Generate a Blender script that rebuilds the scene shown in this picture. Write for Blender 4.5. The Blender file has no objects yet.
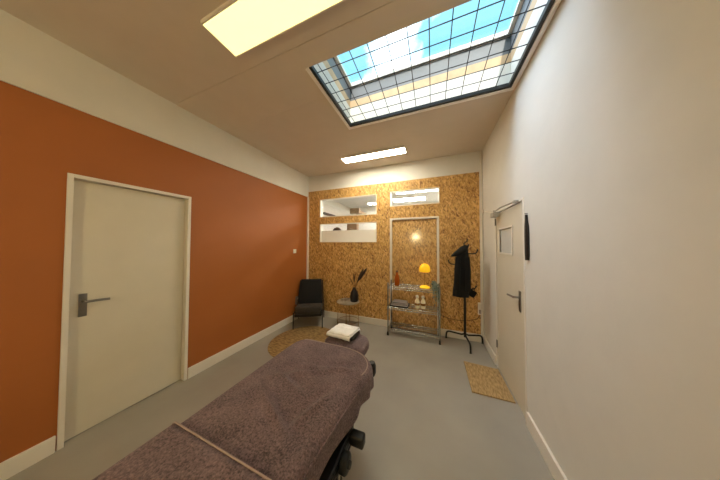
import bpy, bmesh, math, random
from mathutils import Vector, Matrix, noise
random.seed(7)
S = bpy.context.scene
COL = S.collection
PI = math.pi
XL, XR, YB, HC = -2.565, 0.7455, 3.4, 3.004     # left wall, right wall, back wall, ceiling
YN = -1.7                                        # wall behind the camera

# ------------------------------------------------------------------ helpers
class MB:
    def __init__(s): s.bm = bmesh.new()
    def box(s, lo, hi, rz=0.0, piv=None, bev=0.0, seg=2):
        lo, hi = Vector(lo), Vector(hi)
        g = bmesh.ops.create_cube(s.bm, size=1.0)
        vs = g['verts']; c = (lo+hi)/2; d = hi-lo
        for v in vs: v.co = Vector((v.co.x*d.x, v.co.y*d.y, v.co.z*d.z)) + c
        if bev > 0:
            es = list({e for v in vs for e in v.link_edges})
            r = bmesh.ops.bevel(s.bm, geom=es, offset=bev, segments=seg, affect='EDGES', profile=0.5)
            vs = list({v for f in r['faces'] for v in f.verts} | {v for v in vs if v.is_valid})
        if rz:
            p = Vector(piv) if piv is not None else c
            bmesh.ops.rotate(s.bm, verts=vs, cent=p, matrix=Matrix.Rotation(rz, 3, 'Z'))
        return vs
    def rings(s, rings, cap=True, closed=True):
        L = [[s.bm.verts.new(p) for p in r] for r in rings]
        n = len(L[0])
        for a, b in zip(L, L[1:]):
            for i in range(n if closed else n-1):
                j = (i+1) % n
                s.bm.faces.new((a[i], a[j], b[j], b[i]))
        if cap:
            s.bm.faces.new(L[0][::-1]); s.bm.faces.new(L[-1])
        return L
    def cyl(s, p0, p1, r0, r1=None, n=16): s.tube([p0, p1], [r0, r0 if r1 is None else r1], n)
    def tube(s, pts, r, n=8):
        pts = [Vector(p) for p in pts]
        rr = r if isinstance(r, (list, tuple)) else [r]*len(pts)
        t0 = (pts[1]-pts[0]).normalized()
        up = Vector((0,0,1)) if abs(t0.z) < 0.9 else Vector((1,0,0))
        a = t0.cross(up).normalized(); out = []
        for i, p in enumerate(pts):
            t = (pts[min(i+1, len(pts)-1)] - pts[max(i-1, 0)]).normalized()
            a = (a - t*a.dot(t)).normalized(); b = t.cross(a)
            out.append([p + (a*math.cos(2*PI*k/n) + b*math.sin(2*PI*k/n))*rr[i] for k in range(n)])
        s.rings(out)
    def lathe(s, prof, c=(0,0,0), n=28):
        c = Vector(c)
        s.rings([[c + Vector((max(r, 1e-4)*math.cos(2*PI*k/n), max(r, 1e-4)*math.sin(2*PI*k/n), z)) for k in range(n)] for r, z in prof])
    def build(s, name, mat, parent=None, org=None, smooth=False, bev=0.0, solid=0.0, rot=None):
        bmesh.ops.recalc_face_normals(s.bm, faces=s.bm.faces)
        if org is None and parent is not None: org = worldloc(parent)
        if org is not None: bmesh.ops.translate(s.bm, verts=s.bm.verts, vec=-Vector(org))
        me = bpy.data.meshes.new(name); s.bm.to_mesh(me); s.bm.free()
        me.materials.append(mat)
        if smooth:
            for p in me.polygons: p.use_smooth = True
            try: me.set_sharp_from_angle(angle=math.radians(50))
            except Exception: pass
        o = bpy.data.objects.new(name, me); COL.objects.link(o)
        if parent is not None: o.parent = parent
        elif org is not None: o.location = org
        if solid:
            m = o.modifiers.new('thick', 'SOLIDIFY'); m.thickness = solid; m.offset = -1
        if bev:
            m = o.modifiers.new('bev', 'BEVEL'); m.width = bev; m.segments = 2; m.limit_method = 'ANGLE'
        return o

def worldloc(o):
    v = Vector(o.location)
    while o.parent is not None:
        o = o.parent; v = v + Vector(o.location)
    return v
def thing(name, label, cat, loc, group=None, rz=0.0):
    o = bpy.data.objects.new(name, None); COL.objects.link(o)
    o.location = loc; o.rotation_euler = (0, 0, rz); o.empty_display_size = 0.1
    o['label'] = label; o['category'] = cat
    if group: o['group'] = group
    return o
def tag(o, label, cat, group=None):
    o['label'] = label; o['category'] = cat
    if group: o['group'] = group
    return o
def struct(o, label, cat):
    o['kind'] = 'structure'; o['label'] = label; o['category'] = cat
    return o
def sthing(name, label, cat, loc):
    return struct(thing(name, label, cat, loc), label, cat)
def bez(a, b, c, d, n=12):
    a, b, c, d = map(Vector, (a, b, c, d)); out = []
    for i in range(n+1):
        t = i/n; u = 1-t
        out.append(a*u**3 + b*3*u*u*t + c*3*u*t*t + d*t**3)
    return out
def lin(c): return tuple((x/12.92 if x <= 0.04045 else ((x+0.055)/1.055)**2.4) for x in [v/255 for v in c])

# ------------------------------------------------------------------ materials
def newmat(name):
    m = bpy.data.materials.new(name); m.use_nodes = True
    nt = m.node_tree; b = nt.nodes['Principled BSDF']
    return m, nt, b
def mat(name, rgb, rough=0.6, metal=0.0, var=0.06, scale=6.0, bump=0.0, bscale=80.0, coat=0.0, spec=None):
    m, nt, b = newmat(name); c = lin(rgb)
    tc = nt.nodes.new('ShaderNodeTexCoord')
    no = nt.nodes.new('ShaderNodeTexNoise'); no.inputs['Scale'].default_value = scale; no.inputs['Detail'].default_value = 4
    nt.links.new(tc.outputs['Object'], no.inputs['Vector'])
    r = nt.nodes.new('ShaderNodeValToRGB')
    r.color_ramp.elements[0].position = 0.3; r.color_ramp.elements[1].position = 0.7
    r.color_ramp.elements[0].color = tuple(x*(1-var) for x in c)+(1,)
    r.color_ramp.elements[1].color = tuple(min(1, x*(1+var)) for x in c)+(1,)
    nt.links.new(no.outputs['Fac'], r.inputs['Fac']); nt.links.new(r.outputs['Color'], b.inputs['Base Color'])
    b.inputs['Roughness'].default_value = rough; b.inputs['Metallic'].default_value = metal
    if spec is not None: b.inputs['Specular IOR Level'].default_value = spec
    if coat: b.inputs['Coat Weight'].default_value = coat; b.inputs['Coat Roughness'].default_value = 0.15
    if bump:
        n2 = nt.nodes.new('ShaderNodeTexNoise'); n2.inputs['Scale'].default_value = bscale; n2.inputs['Detail'].default_value = 3
        nt.links.new(tc.outputs['Object'], n2.inputs['Vector'])
        bp = nt.nodes.new('ShaderNodeBump'); bp.inputs['Strength'].default_value = bump; bp.inputs['Distance'].default_value = 0.01
        nt.links.new(n2.outputs['Fac'], bp.inputs['Height']); nt.links.new(bp.outputs['Normal'], b.inputs['Normal'])
    return m
def emis(name, rgb, strength, base=(0.8, 0.8, 0.78)):
    m, nt, b = newmat(name)
    b.inputs['Base Color'].default_value = tuple(base)+(1,)
    b.inputs['Emission Color'].default_value = tuple(rgb)+(1,)
    b.inputs['Emission Strength'].default_value = strength
    return m
def glass(name, tint=(1,1,1), refl=0.07):
    m, nt, b = newmat(name); nt.nodes.remove(b)
    out = [n for n in nt.nodes if n.type == 'OUTPUT_MATERIAL'][0]
    t = nt.nodes.new('ShaderNodeBsdfTransparent'); t.inputs['Color'].default_value = tuple(tint)+(1,)
    g = nt.nodes.new('ShaderNodeBsdfGlossy'); g.inputs['Roughness'].default_value = 0.03
    mx = nt.nodes.new('ShaderNodeMixShader'); mx.inputs['Fac'].default_value = refl
    nt.links.new(t.outputs[0], mx.inputs[1]); nt.links.new(g.outputs[0], mx.inputs[2]); nt.links.new(mx.outputs[0], out.inputs['Surface'])
    return m
def osb(name, rough, coat=0.0):
    m, nt, b = newmat(name); N = nt.nodes.new; L = nt.links.new
    tc = N('ShaderNodeTexCoord')
    cols = []; bws = []
    for k, (rot, sx, sz) in enumerate(((0.10, 80, 22), (0.62, 66, 20), (-0.5, 90, 24))):
        mp = N('ShaderNodeMapping'); mp.inputs['Rotation'].default_value = (0, rot, 0)
        L(tc.outputs['Object'], mp.inputs['Vector'])
        sc = N('ShaderNodeMapping'); sc.inputs['Scale'].default_value = (sx, 1, sz); sc.inputs['Location'].default_value = (k*3.7, 0, k*1.3)
        L(mp.outputs['Vector'], sc.inputs['Vector'])
        v = N('ShaderNodeTexVoronoi'); v.voronoi_dimensions = '3D'; v.inputs['Scale'].default_value = 1.0
        L(sc.outputs['Vector'], v.inputs['Vector'])
        sp = N('ShaderNodeSeparateColor'); L(v.outputs['Color'], sp.inputs['Color'])
        cols.append((sp.outputs['Red'], sp.outputs['Green'])); bws.append(v.outputs['Distance'])
    n1 = N('ShaderNodeMath'); n1.operation = 'GREATER_THAN'; n1.inputs[1].default_value = 0.5; L(cols[1][1], n1.inputs[0])
    n2 = N('ShaderNodeMath'); n2.operation = 'GREATER_THAN'; n2.inputs[1].default_value = 0.72; L(cols[2][1], n2.inputs[0])
    m1 = N('ShaderNodeMix'); L(n1.outputs[0], m1.inputs['Factor']); L(cols[0][0], m1.inputs[2]); L(cols[1][0], m1.inputs[3])
    m2 = N('ShaderNodeMix'); L(n2.outputs[0], m2.inputs['Factor']); L(m1.outputs[0], m2.inputs[2]); L(cols[2][0], m2.inputs[3])
    r = N('ShaderNodeValToRGB'); e = r.color_ramp.elements
    e[0].position = 0.0; e[0].color = lin((112, 74, 40))+(1,)
    e[1].position = 1.0; e[1].color = lin((230, 188, 126))+(1,)
    for p, c in ((0.13, (164, 118, 62)), (0.5, (200, 154, 86)), (0.8, (216, 174, 104))):
        q = e.new(p); q.color = lin(c)+(1,)
    L(m2.outputs[0], r.inputs['Fac'])
    big = N('ShaderNodeTexNoise'); big.inputs['Scale'].default_value = 3.0; L(tc.outputs['Object'], big.inputs['Vector'])
    hs = N('ShaderNodeHueSaturation'); hs.inputs['Saturation'].default_value = 1.0
    mr = N('ShaderNodeMapRange'); mr.inputs['To Min'].default_value = 0.86; mr.inputs['To Max'].default_value = 1.12
    L(big.outputs['Fac'], mr.inputs['Value']); L(mr.outputs['Result'], hs.inputs['Value']); L(r.outputs['Color'], hs.inputs['Color'])
    L(hs.outputs['Color'], b.inputs['Base Color'])
    b.inputs['Roughness'].default_value = rough
    if coat: b.inputs['Coat Weight'].default_value = coat; b.inputs['Coat Roughness'].default_value = 0.12
    bp = N('ShaderNodeBump'); bp.inputs['Strength'].default_value = 0.15; bp.inputs['Distance'].default_value = 0.004
    L(m2.outputs[0], bp.inputs['Height']); L(bp.outputs['Normal'], b.inputs['Normal'])
    return m
def weave(name, rgb, rgb2, sx, sy, rough=0.9):
    m, nt, b = newmat(name); N = nt.nodes.new; L = nt.links.new
    tc = N('ShaderNodeTexCoord'); mp = N('ShaderNodeMapping'); mp.inputs['Scale'].default_value = (sx, sy, 1)
    L(tc.outputs['Object'], mp.inputs['Vector'])
    no = N('ShaderNodeTexNoise'); no.inputs['Scale'].default_value = 1.0; no.inputs['Detail'].default_value = 3
    L(mp.outputs['Vector'], no.inputs['Vector'])
    r = N('ShaderNodeValToRGB'); r.color_ramp.elements[0].position = 0.35; r.color_ramp.elements[1].position = 0.65
    r.color_ramp.elements[0].color = lin(rgb)+(1,); r.color_ramp.elements[1].color = lin(rgb2)+(1,)
    L(no.outputs['Fac'], r.inputs['Fac']); L(r.outputs['Color'], b.inputs['Base Color'])
    b.inputs['Roughness'].default_value = rough
    bp = N('ShaderNodeBump'); bp.inputs['Strength'].default_value = 0.4; bp.inputs['Distance'].default_value = 0.004
    L(no.outputs['Fac'], bp.inputs['Height']); L(bp.outputs['Normal'], b.inputs['Normal'])
    return m
def terry(name, dark, light):
    m, nt, b = newmat(name); N = nt.nodes.new; L = nt.links.new
    tc = N('ShaderNodeTexCoord')
    no = N('ShaderNodeTexNoise'); no.inputs['Scale'].default_value = 120; no.inputs['Detail'].default_value = 4; no.inputs['Roughness'].default_value = 0.7
    n2 = N('ShaderNodeTexNoise'); n2.inputs['Scale'].default_value = 7; n2.inputs['Detail'].default_value = 3
    L(tc.outputs['Object'], no.inputs['Vector']); L(tc.outputs['Object'], n2.inputs['Vector'])
    mx = N('ShaderNodeMix'); mx.inputs['Factor'].default_value = 0.22; L(no.outputs['Fac'], mx.inputs[2]); L(n2.outputs['Fac'], mx.inputs[3])
    r = N('ShaderNodeValToRGB'); r.color_ramp.elements[0].position = 0.36; r.color_ramp.elements[1].position = 0.64
    r.color_ramp.elements[0].color = lin(dark)+(1,); r.color_ramp.elements[1].color = lin(light)+(1,)
    L(mx.outputs[0], r.inputs['Fac']); L(r.outputs['Color'], b.inputs['Base Color'])
    b.inputs['Roughness'].default_value = 1.0; b.inputs['Specular IOR Level'].default_value = 0.1
    b.inputs['Sheen Weight'].default_value = 0.15; b.inputs['Sheen Roughness'].default_value = 0.6
    bp = N('ShaderNodeBump'); bp.inputs['Strength'].default_value = 0.9; bp.inputs['Distance'].default_value = 0.006
    L(no.outputs['Fac'], bp.inputs['Height']); L(bp.outputs['Normal'], b.inputs['Normal'])
    return m

M = {}
M['greyceil'] = mat('light_grey_ceiling', (206, 206, 204), rough=0.8, var=0.02)
M['floor'] = mat('grey_floor', (158, 153, 142), rough=0.42, var=0.10, scale=1.6, bump=0.03, bscale=30)
M['ceiling'] = mat('ceiling_paint', (214, 203, 188), rough=0.8, var=0.02)
M['white'] = mat('white_wall_paint', (222, 219, 210), rough=0.75, var=0.02, bump=0.05, bscale=40)
M['trim'] = mat('white_gloss_paint', (232, 226, 214), rough=0.4, var=0.02)
M['brighttrim'] = mat('bright_white_gloss', (250, 248, 244), rough=0.3, var=0.01)
M['door'] = mat('cream_door_paint', (216, 208, 188), rough=0.4, var=0.02)
M['terracotta'] = mat('terracotta_paint', (168, 98, 42), rough=0.6, var=0.03, scale=2.5, bump=0.04, bscale=50)
M['osb'] = osb('osb_board', 0.5)
M['osb_door'] = osb('varnished_osb_board', 0.42, 1.0)
M['black'] = mat('black_metal', (13, 13, 13), rough=0.4, var=0.1)
M['blackplastic'] = mat('black_plastic', (20, 20, 19), rough=0.5, var=0.1)
M['vinyl'] = mat('black_vinyl', (34, 32, 30), rough=0.45, var=0.1)
M['coat'] = mat('black_cloth', (11, 11, 12), rough=0.9, var=0.2, scale=20, bump=0.3, bscale=60)
M['chairback'] = mat('charcoal_fabric', (22, 21, 20), rough=0.95, var=0.15, scale=60, bump=0.2, bscale=200)
M['chairseat'] = mat('dark_grey_fabric', (56, 51, 46), rough=0.95, var=0.15, scale=60, bump=0.2, bscale=200)
M['chrome'] = mat('chrome', (178, 182, 178), rough=0.22, metal=0.9, var=0.05)
M['steel'] = mat('brushed_steel', (150, 146, 138), rough=0.35, metal=1.0, var=0.05)
M['closer'] = mat('silver_paint', (176, 170, 160), rough=0.4, metal=0.3, var=0.04)
M['steelframe'] = mat('dark_steel_paint', (36, 35, 33), rough=0.5, var=0.1)
M['wire'] = mat('dark_wire', (60, 56, 56), rough=0.5, metal=0.6, var=0.1)
M['plywood'] = mat('plywood_edge', (206, 176, 138), rough=0.7, var=0.12, scale=9)
M['zinc'] = mat('grey_flashing', (118, 117, 118), rough=0.5, var=0.05)
M['towel'] = terry('mauve_terry', (60, 49, 51), (146, 121, 123))
M['hem'] = mat('pale_mauve_hem', (166, 146, 140), rough=0.95, var=0.08, scale=60)
M['whitecloth'] = mat('white_cotton', (250, 248, 244), rough=0.95, var=0.04, scale=30, bump=0.3, bscale=90)
M['mat'] = weave('coir_mat', (140, 112, 70), (190, 158, 108), 90, 18)
M['rug'] = weave('jute_rug', (112, 86, 48), (176, 144, 92), 14, 60)
M['amber'] = mat('amber_glass', (176, 84, 26), rough=0.12, var=0.1)
M['clear'] = glass('clear_glass', (0.97, 0.98, 0.97), 0.08)
M['skyglass'] = glass('roof_glass', (0.97, 0.99, 1.0), 0.04)
M['leaf'] = mat('grey_green_leaf', (106, 124, 112), rough=0.5, var=0.35, scale=40)
M['pot'] = mat('dark_pot', (44, 46, 48), rough=0.5, var=0.1)
M['vase'] = mat('black_ceramic', (34, 30, 30), rough=0.3, var=0.1)
M['plume'] = mat('dried_plume', (66, 50, 42), rough=1.0, var=0.3, scale=50)
M['stem'] = mat('dried_stem', (120, 84, 50), rough=0.9, var=0.2, scale=50)
M['tabletop'] = mat('grey_marble_top', (150, 140, 122), rough=0.3, var=0.12, scale=12)
M['brass'] = mat('thin_brass', (150, 112, 62), rough=0.35, metal=1.0, var=0.05)
M['paper'] = mat('grey_paper', (150, 142, 138), rough=0.8, var=0.08)
M['paper2'] = mat('white_paper', (220, 212, 202), rough=0.8, var=0.05)
M['wax'] = mat('cream_bath_salt', (248, 238, 206), rough=0.7, var=0.08, scale=60)
M['cable'] = mat('brown_cable', (70, 44, 26), rough=0.6)
M['film'] = mat('frosted_film', (236, 232, 222), rough=0.6, var=0.01)
M['pane'] = mat('obscure_pane', (206, 208, 202), rough=0.25, var=0.04)
M['brownwood'] = mat('brown_wood', (128, 104, 76), rough=0.6, var=0.1)
M['lamp_warm'] = emis('warm_panel_light', (1.0, 0.90, 0.34), 1.6)
M['lamp_white'] = emis('white_panel_light', (1.0, 0.93, 0.74), 46.0)
M['added_rear_lamp'] = emis('added_rear_panel', (1.0, 0.93, 0.74), 3.0)
M['lamp_adj'] = emis('office_panel_light', (1.0, 0.97, 0.92), 36.0)
M['shade'] = emis('glowing_yellow_shade', (1.0, 0.54, 0.008), 0.62, (0.80, 0.42, 0.02))
M['shadebase'] = emis('glowing_yellow_base', (1.0, 0.58, 0.005), 0.6, (0.80, 0.45, 0.02))
M['globe'] = emis('added_warm_globe', (1.0, 0.80, 0.42), 260.0)

# ------------------------------------------------------------------ room shell
def slab(name, lo, hi, m, label, cat, bev=0):
    b = MB(); b.box(lo, hi); o = b.build(name, m, bev=bev); return struct(o, label, cat)
def grid_wall(xs, zs, holes, y0, y1):
    """boxes on the cells of a wall in the xz plane, leaving the holes open"""
    b = MB()
    for x0, x1 in zip(xs, xs[1:]):
        for z0, z1 in zip(zs, zs[1:]):
            cx, cz = (x0+x1)/2, (z0+z1)/2
            if any(h[0] < cx < h[1] and h[2] < cz < h[3] for h in holes): continue
            b.box((x0, y0, z0), (x1, y1, z1))
    bmesh.ops.remove_doubles(b.bm, verts=b.bm.verts, dist=1e-5)
    seen = {}
    for f in b.bm.faces:
        k = tuple(round(v, 4) for v in f.calc_center_median()); seen.setdefault(k, []).append(f)
    bmesh.ops.delete(b.bm, geom=[f for fs in seen.values() if len(fs) > 1 for f in fs], context='FACES_ONLY')
    return b

slab('floor', (XL-0.15, YN-0.1, -0.12), (XR+0.15, YB+0.1, 0), M['floor'], 'smooth grey floor of the treatment room', 'floor')
# ceiling: boards around the skylight opening
SX0, SX1, SY0, SY1 = -0.962, 0.705, 1.268, 2.12
b = MB()
b.box((XL-0.15, YN-0.1, HC), (XR+0.15, 1.0985, HC+0.12)); b.box((XL-0.15, 1.1015, HC), (XR+0.15, SY0, HC+0.12))
b.box((XL-0.15, SY0, HC), (SX0, 1.6035, HC+0.12)); b.box((XL-0.15, 1.6065, HC), (SX0, SY1, HC+0.12))
b.box((SX1, SY0, HC), (XR+0.15, SY1, HC+0.12)); b.box((XL-0.15, SY1, HC), (XR+0.15, YB+0.1, HC+0.12))
b.box((XL-0.15, 1.09, HC+0.02), (XR+0.15, 1.11, HC+0.1)); b.box((XL-0.15, 1.6, HC+0.02), (SX0-0.01, 1.61, HC+0.1))
struct(b.build('ceiling', M['ceiling']), 'white painted ceiling boards with thin seams around the skylight', 'ceiling')
# left wall: terracotta below, white band above; door_3 opening y .52..1.235
LD0, LD1, LDH = 0.52, 1.235, 2.018
b = MB()
b.box((XL-0.15, YN, 0), (XL, LD0-0.026, 2.552)); b.box((XL-0.15, LD1+0.026, 0), (XL, YB, 2.552)); b.box((XL-0.15, LD0-0.026, LDH+0.026), (XL, LD1+0.026, 2.552))
struct(b.build('wall_left', M['terracotta']), 'terracotta orange painted wall on the left', 'wall')
slab('trim_1', (XL-0.15, YN, 2.552), (XL+0.014, YB, HC), M['white'], 'white upper band running above the terracotta wall', 'trim')
slab('wall_right', (XR, YN, 0), (XR+0.15, 2.07, HC), M['white'], 'white wall on the right', 'wall')
b = MB()
b.box((XR, YN, 0), (XR+0.15, 2.035, HC)); b.box((XR, 2.775, 0), (XR+0.15, YB+0.1, HC)); b.box((XR, 2.035, 1.905), (XR+0.15, 2.775, HC))
bpy.data.objects.remove(bpy.data.objects['wall_right'])
struct(b.build('wall_right', M['white']), 'white plastered wall on the right, lit by the skylight', 'wall')
slab('wall_rear', (XL-0.15, YN-0.12, 0), (XR+0.15, YN, HC), M['white'], 'white wall behind the viewer', 'wall')
# back wall
W1 = (-2.25, -0.985, 2.085, 2.468); W2 = (-2.25, -0.985, 1.552, 1.942); W3 = (-0.726, 0.121, 2.212, 2.488)
DR = (-0.726, 0.111, 0.0, 1.992)
HS = 2.668
xs = sorted({XL, W1[0], W1[1], W3[0], W3[1], DR[1], 0.70})
zs = sorted({0, W1[2], W1[3], W2[2], W2[3], W3[2], W3[3], DR[3], HS})
b = grid_wall(xs, zs, [W1, W2, W3, DR], YB, YB+0.10)
struct(b.build('wall_back', M['osb']), 'back wall clad in chipboard with openings for three windows and a door', 'wall')
slab('trim_2', (XL, YB+0.012, HS), (XR, YB+0.1, HC), M['white'], 'white plaster strip above the chipboard wall', 'trim')
slab('trim_3', (XL+0.001, YB-0.03, 0.0), (XL+0.034, YB-0.001, 2.55), M['trim'], 'white corner post between terracotta and chipboard walls', 'trim')
slab('trim_4', (0.70, YB, 0), (XR, YB+0.1, HS), M['white'], 'narrow white strip right of the chipboard wall', 'trim')
BH = 0.1175
slab('baseboard_left', (XL, LD1+0.035, 0), (XL+0.018, YB-0.03, BH), M['trim'], 'white baseboard along the terracotta wall', 'baseboard', bev=0.003)
slab('baseboard_back', (XL+0.034, YB-0.018, 0), (-0.73, YB, BH), M['trim'], 'white baseboard along the chipboard wall left of the door', 'baseboard', bev=0.003)
slab('trim_5', (0.115, YB-0.018, 0), (XR-0.018, YB, BH), M['trim'], 'white baseboard piece behind the coat stand', 'baseboard', bev=0.003)
b = MB(); b.box((XR-0.018, 2.825, 0), (XR, YB, BH)); b.box((XR-0.018, YN, 0), (XR, 1.985, BH))
struct(b.build('baseboard_right', M['trim'], bev=0.003), 'white baseboard along the right wall', 'baseboard')
slab('trim_6', (XL, YN, 0), (XL+0.018, LD0-0.035, BH), M['trim'], 'white baseboard near the left door', 'baseboard', bev=0.003)

# windows in the back wall
def window(n, R, label, mull=None):
    x0, x1, z0, z1 = R
    t = sthing('window_%d' % n, label, 'window', ((x0+x1)/2, YB, z0))
    f = MB(); th = 0.016
    f.box((x0, YB-0.004, z0), (x0+th, YB+0.096, z1)); f.box((x1-th, YB-0.004, z0), (x1, YB+0.096, z1))
    f.box((x0+th, YB-0.004, z0), (x1-th, YB+0.096, z0+th)); f.box((x0+th, YB-0.004, z1-th*0.5), (x1-th, YB+0.096, z1))
    f.build('frame', M['trim'], t)
    g = MB(); g.box((x0+th, YB+0.055, z0+th), (x1-th, YB+0.061, z1-th*0.5)); g.build('pane', M['clear'], t)
    return t
window(1, W1, 'long interior window, upper of the two stacked at the left')
w2 = window(2, W2, 'long interior window, lower of the two stacked, half frosted')
b = MB(); b.box((W2[0]+0.016, YB+0.050, W2[2]+0.016), (W2[1]-0.016, YB+0.0545, 1.80))
o = b.build('frosted_film', M['film'], w2); o['label'] = 'white frosted film on the lower half'
window(3, W3, 'short interior window above the chipboard door')
# chipboard door with white frame
t = sthing('door_1', 'chipboard door with thin white frame in the back wall', 'door', ((DR[0]+DR[1])/2, YB, 0))
b = MB(); w = 0.036
b.box((DR[0], YB-0.014, 0), (DR[0]+w, YB+0.06, DR[3])); b.box((DR[1]-w, YB-0.014, 0), (DR[1], YB+0.06, DR[3]))
b.box((DR[0]+w, YB-0.014, DR[3]-0.03), (DR[1]-w, YB+0.06, DR[3])); b.build('frame', M['trim'], t)
b = MB(); b.box((DR[0]+w+0.003, YB+0.008, 0.006), (DR[1]-w-0.003, YB+0.048, DR[3]-0.038)); b.build('leaf', M['osb_door'], t)
b = MB(); b.box((DR[0]+w, YB+0.0605, 0), (DR[1]-w, YB+0.075, DR[3]-0.03)); b.build('backing', M['steelframe'], t)
# white door on the right wall
t = sthing('door_2', 'cream flush door with small window in the right wall', 'door', (XR, 2.405, 0))
b = MB()
b.box((XR-0.004, 2.773, 0), (XR+0.07, 2.81, 1.93)); b.box((XR-0.004, 2.01, 0), (XR+0.07, 2.037, 1.93)); b.box((XR-0.004, 2.037, 1.903), (XR+0.07, 2.773, 1.93))
b.build('frame', M['trim'], t, bev=0.003)
y0, y1 = 2.041, 2.769; wy0, wy1, wz0, wz1 = 2.285, 2.645, 1.425, 1.69
b = MB(); X0, X1 = XR+0.004, XR+0.046
b.box((X0, y0, 0.008), (X1, y1, wz0)); b.box((X0, y0, wz1), (X1, y1, 1.897)); b.box((X0, y0, wz0), (X1, wy0, wz1)); b.box((X0, wy1, wz0), (X1, y1, wz1))
leaf = b.build('leaf', M['door'], t)
b = MB(); b.box((XR+0.012, wy0, wz0), (XR+0.02, wy1, wz1)); o = b.build('pane', M['pane'], t); o['label'] = 'grey obscured glass pane'
b = MB()
for lo, hi in (((wy0-0.018, wz0-0.018), (wy0, wz1+0.018)), ((wy1, wz0-0.018), (wy1+0.018, wz1+0.018)), ((wy0, wz0-0.018), (wy1, wz0)), ((wy0, wz1), (wy1, wz1+0.018))):
    b.box((XR-0.004, lo[0], lo[1]), (XR+0.025, hi[0], hi[1]))
b.build('glazing_bead', M['trim'], t)
b = MB(); b.box((XR-0.002, 2.105, 0.90), (XR+0.004, 2.145, 1.09), bev=0.001); pl = b.build('handle_plate', M['steel'], t)
b = MB(); b.cyl((XR-0.002, 2.125, 1.03), (XR-0.05, 2.125, 1.03), 0.010)
b.tube([(XR-0.05, 2.118, 1.03), (XR-0.052, 2.16, 1.03), (XR-0.052, 2.25, 1.022)], 0.0095, 10); o = b.build('lever', M['steel'], pl, smooth=True); o['label'] = 'steel door lever'
for z in (0.25, 1.75):
    b = MB(); b.cyl((XR-0.006, 2.772, z), (XR-0.006, 2.772, z+0.09), 0.008, n=10); b.build('hinge', M['steel'], t, smooth=True)
b = MB(); b.box((XR-0.070, 2.62, 1.845), (XR-0.013, 2.73, 1.900), bev=0.006); cl = b.build('door_closer', M['closer'], t)
b = MB(); b.tube([(XR-0.044, 2.66, 1.912), (XR-0.060, 2.40, 1.914), (XR-0.03, 2.13, 1.916)], 0.008, 8); b.box((XR-0.04, 2.10, 1.908), (XR-0.005, 2.15, 1.924)); b.cyl((XR-0.044, 2.66, 1.9005), (XR-0.044, 2.66, 1.925), 0.014)
b.build('closer_arm', M['closer'], cl, smooth=True)
# white door on the left wall
t = sthing('door_3', 'cream flush door at the far left in the terracotta wall', 'door', (XL, (LD0+LD1)/2, 0))
b = MB()
b.box((XL-0.09, LD1, 0), (XL+0.012, LD1+0.028, LDH+0.028)); b.box((XL-0.09, LD0-0.028, 0), (XL+0.012, LD0, LDH+0.028)); b.box((XL-0.09, LD0, LDH), (XL+0.012, LD1, LDH+0.028))
b.build('frame', M['trim'], t, bev=0.002)
b = MB(); b.box((XL-0.085, LD0+0.004, 0.008), (XL-0.045, LD1-0.004, LDH-0.005)); b.build('leaf', M['door'], t)
b = MB(); b.box((XL-0.105, LD0-0.02, 0), (XL-0.091, LD1+0.02, LDH+0.02)); b.build('backing', M['steelframe'], t)
b = MB(); b.box((XL-0.0448, LD0+0.05, 0.93), (XL-0.040, LD0+0.09, 1.11), bev=0.001); pl = b.build('handle_plate', M['steel'], t)
b = MB(); b.cyl((XL-0.04, LD0+0.07, 1.05), (XL+0.005, LD0+0.07, 1.05), 0.010); b.tube([(XL+0.005, LD0+0.065, 1.05), (XL+0.007, LD0+0.12, 1.05), (XL+0.007, LD0+0.19, 1.045)], 0.0095, 10)
b.build('lever', M['steel'], pl, smooth=True)

# ------------------------------------------------------------------ skylight
t = sthing('window_4', 'rectangular skylight with wire safety mesh in the ceiling', 'skylight', ((SX0+SX1)/2, (SY0+SY1)/2, HC))
def ringbox(b, x0, x1, y0, y1, z0, z1, th, sides='nsew'):
    if 's' in sides: b.box((x0-th, y0-th, z0), (x1+th, y0, z1))
    if 'n' in sides: b.box((x0-th, y1, z0), (x1+th, y1+th, z1))
    if 'w' in sides: b.box((x0-th, y0, z0), (x0, y1, z1))
    if 'e' in sides: b.box((x1, y0, z0), (x1+th, y1, z1))
b = MB(); ringbox(b, SX0, SX1, SY0, SY1, HC+0.12, 3.245, 0.04); ringbox(b, SX0+0.001, SX1-0.001, SY0+0.001, SY1-0.001, HC-0.0, HC+0.12, 0.0009)
b.build('white_curb', M['white'], t)
b = MB(); ringbox(b, SX0, SX1, SY0, SY1, 3.245, 3.335, 0.04); o = b.build('plywood_band', M['plywood'], t)
b = MB(); ringbox(b, SX0, SX1, SY0, SY1, 3.335, 3.50, 0.04); o = b.build('flashing', M['zinc'], t)
b = MB(); ringbox(b, SX0+0.0, SX1-0.0, SY0+0.0, SY1-0.0, 3.50, 3.57, 0.05); ringbox(b, SX0+0.03, SX1-0.03, SY0+0.03, SY1-0.03, 3.50, 3.53, 0.03); b.build('sash', M['trim'], t)
b = MB(); b.box((SX0+0.0, SY0+0.0, 3.535), (SX1-0.0, SY1-0.0, 3.541)); b.build('roof_pane', M['skyglass'], t)
b = MB(); ringbox(b, SX0+0.026, SX1-0.026, SY0+0.001, SY1-0.026, HC-0.004, HC+0.03, 0.026, 'nwe'); b.build('angle_frame', M['steelframe'], t)
b = MB(); ringbox(b, SX0-0.001, SX1+0.001, SY0-0.001, SY1+0.001, HC-0.012, HC, 0.03, 'nwe'); b.build('outer_trim', M['brighttrim'], t)
b = MB(); zw = HC+0.02
x = SX0+0.075
while x < SX1-0.02:
    b.cyl((x, SY0+0.01, zw), (x, SY1-0.01, zw), 0.0034, n=6); x += 0.146
y = SY0+0.09
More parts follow.
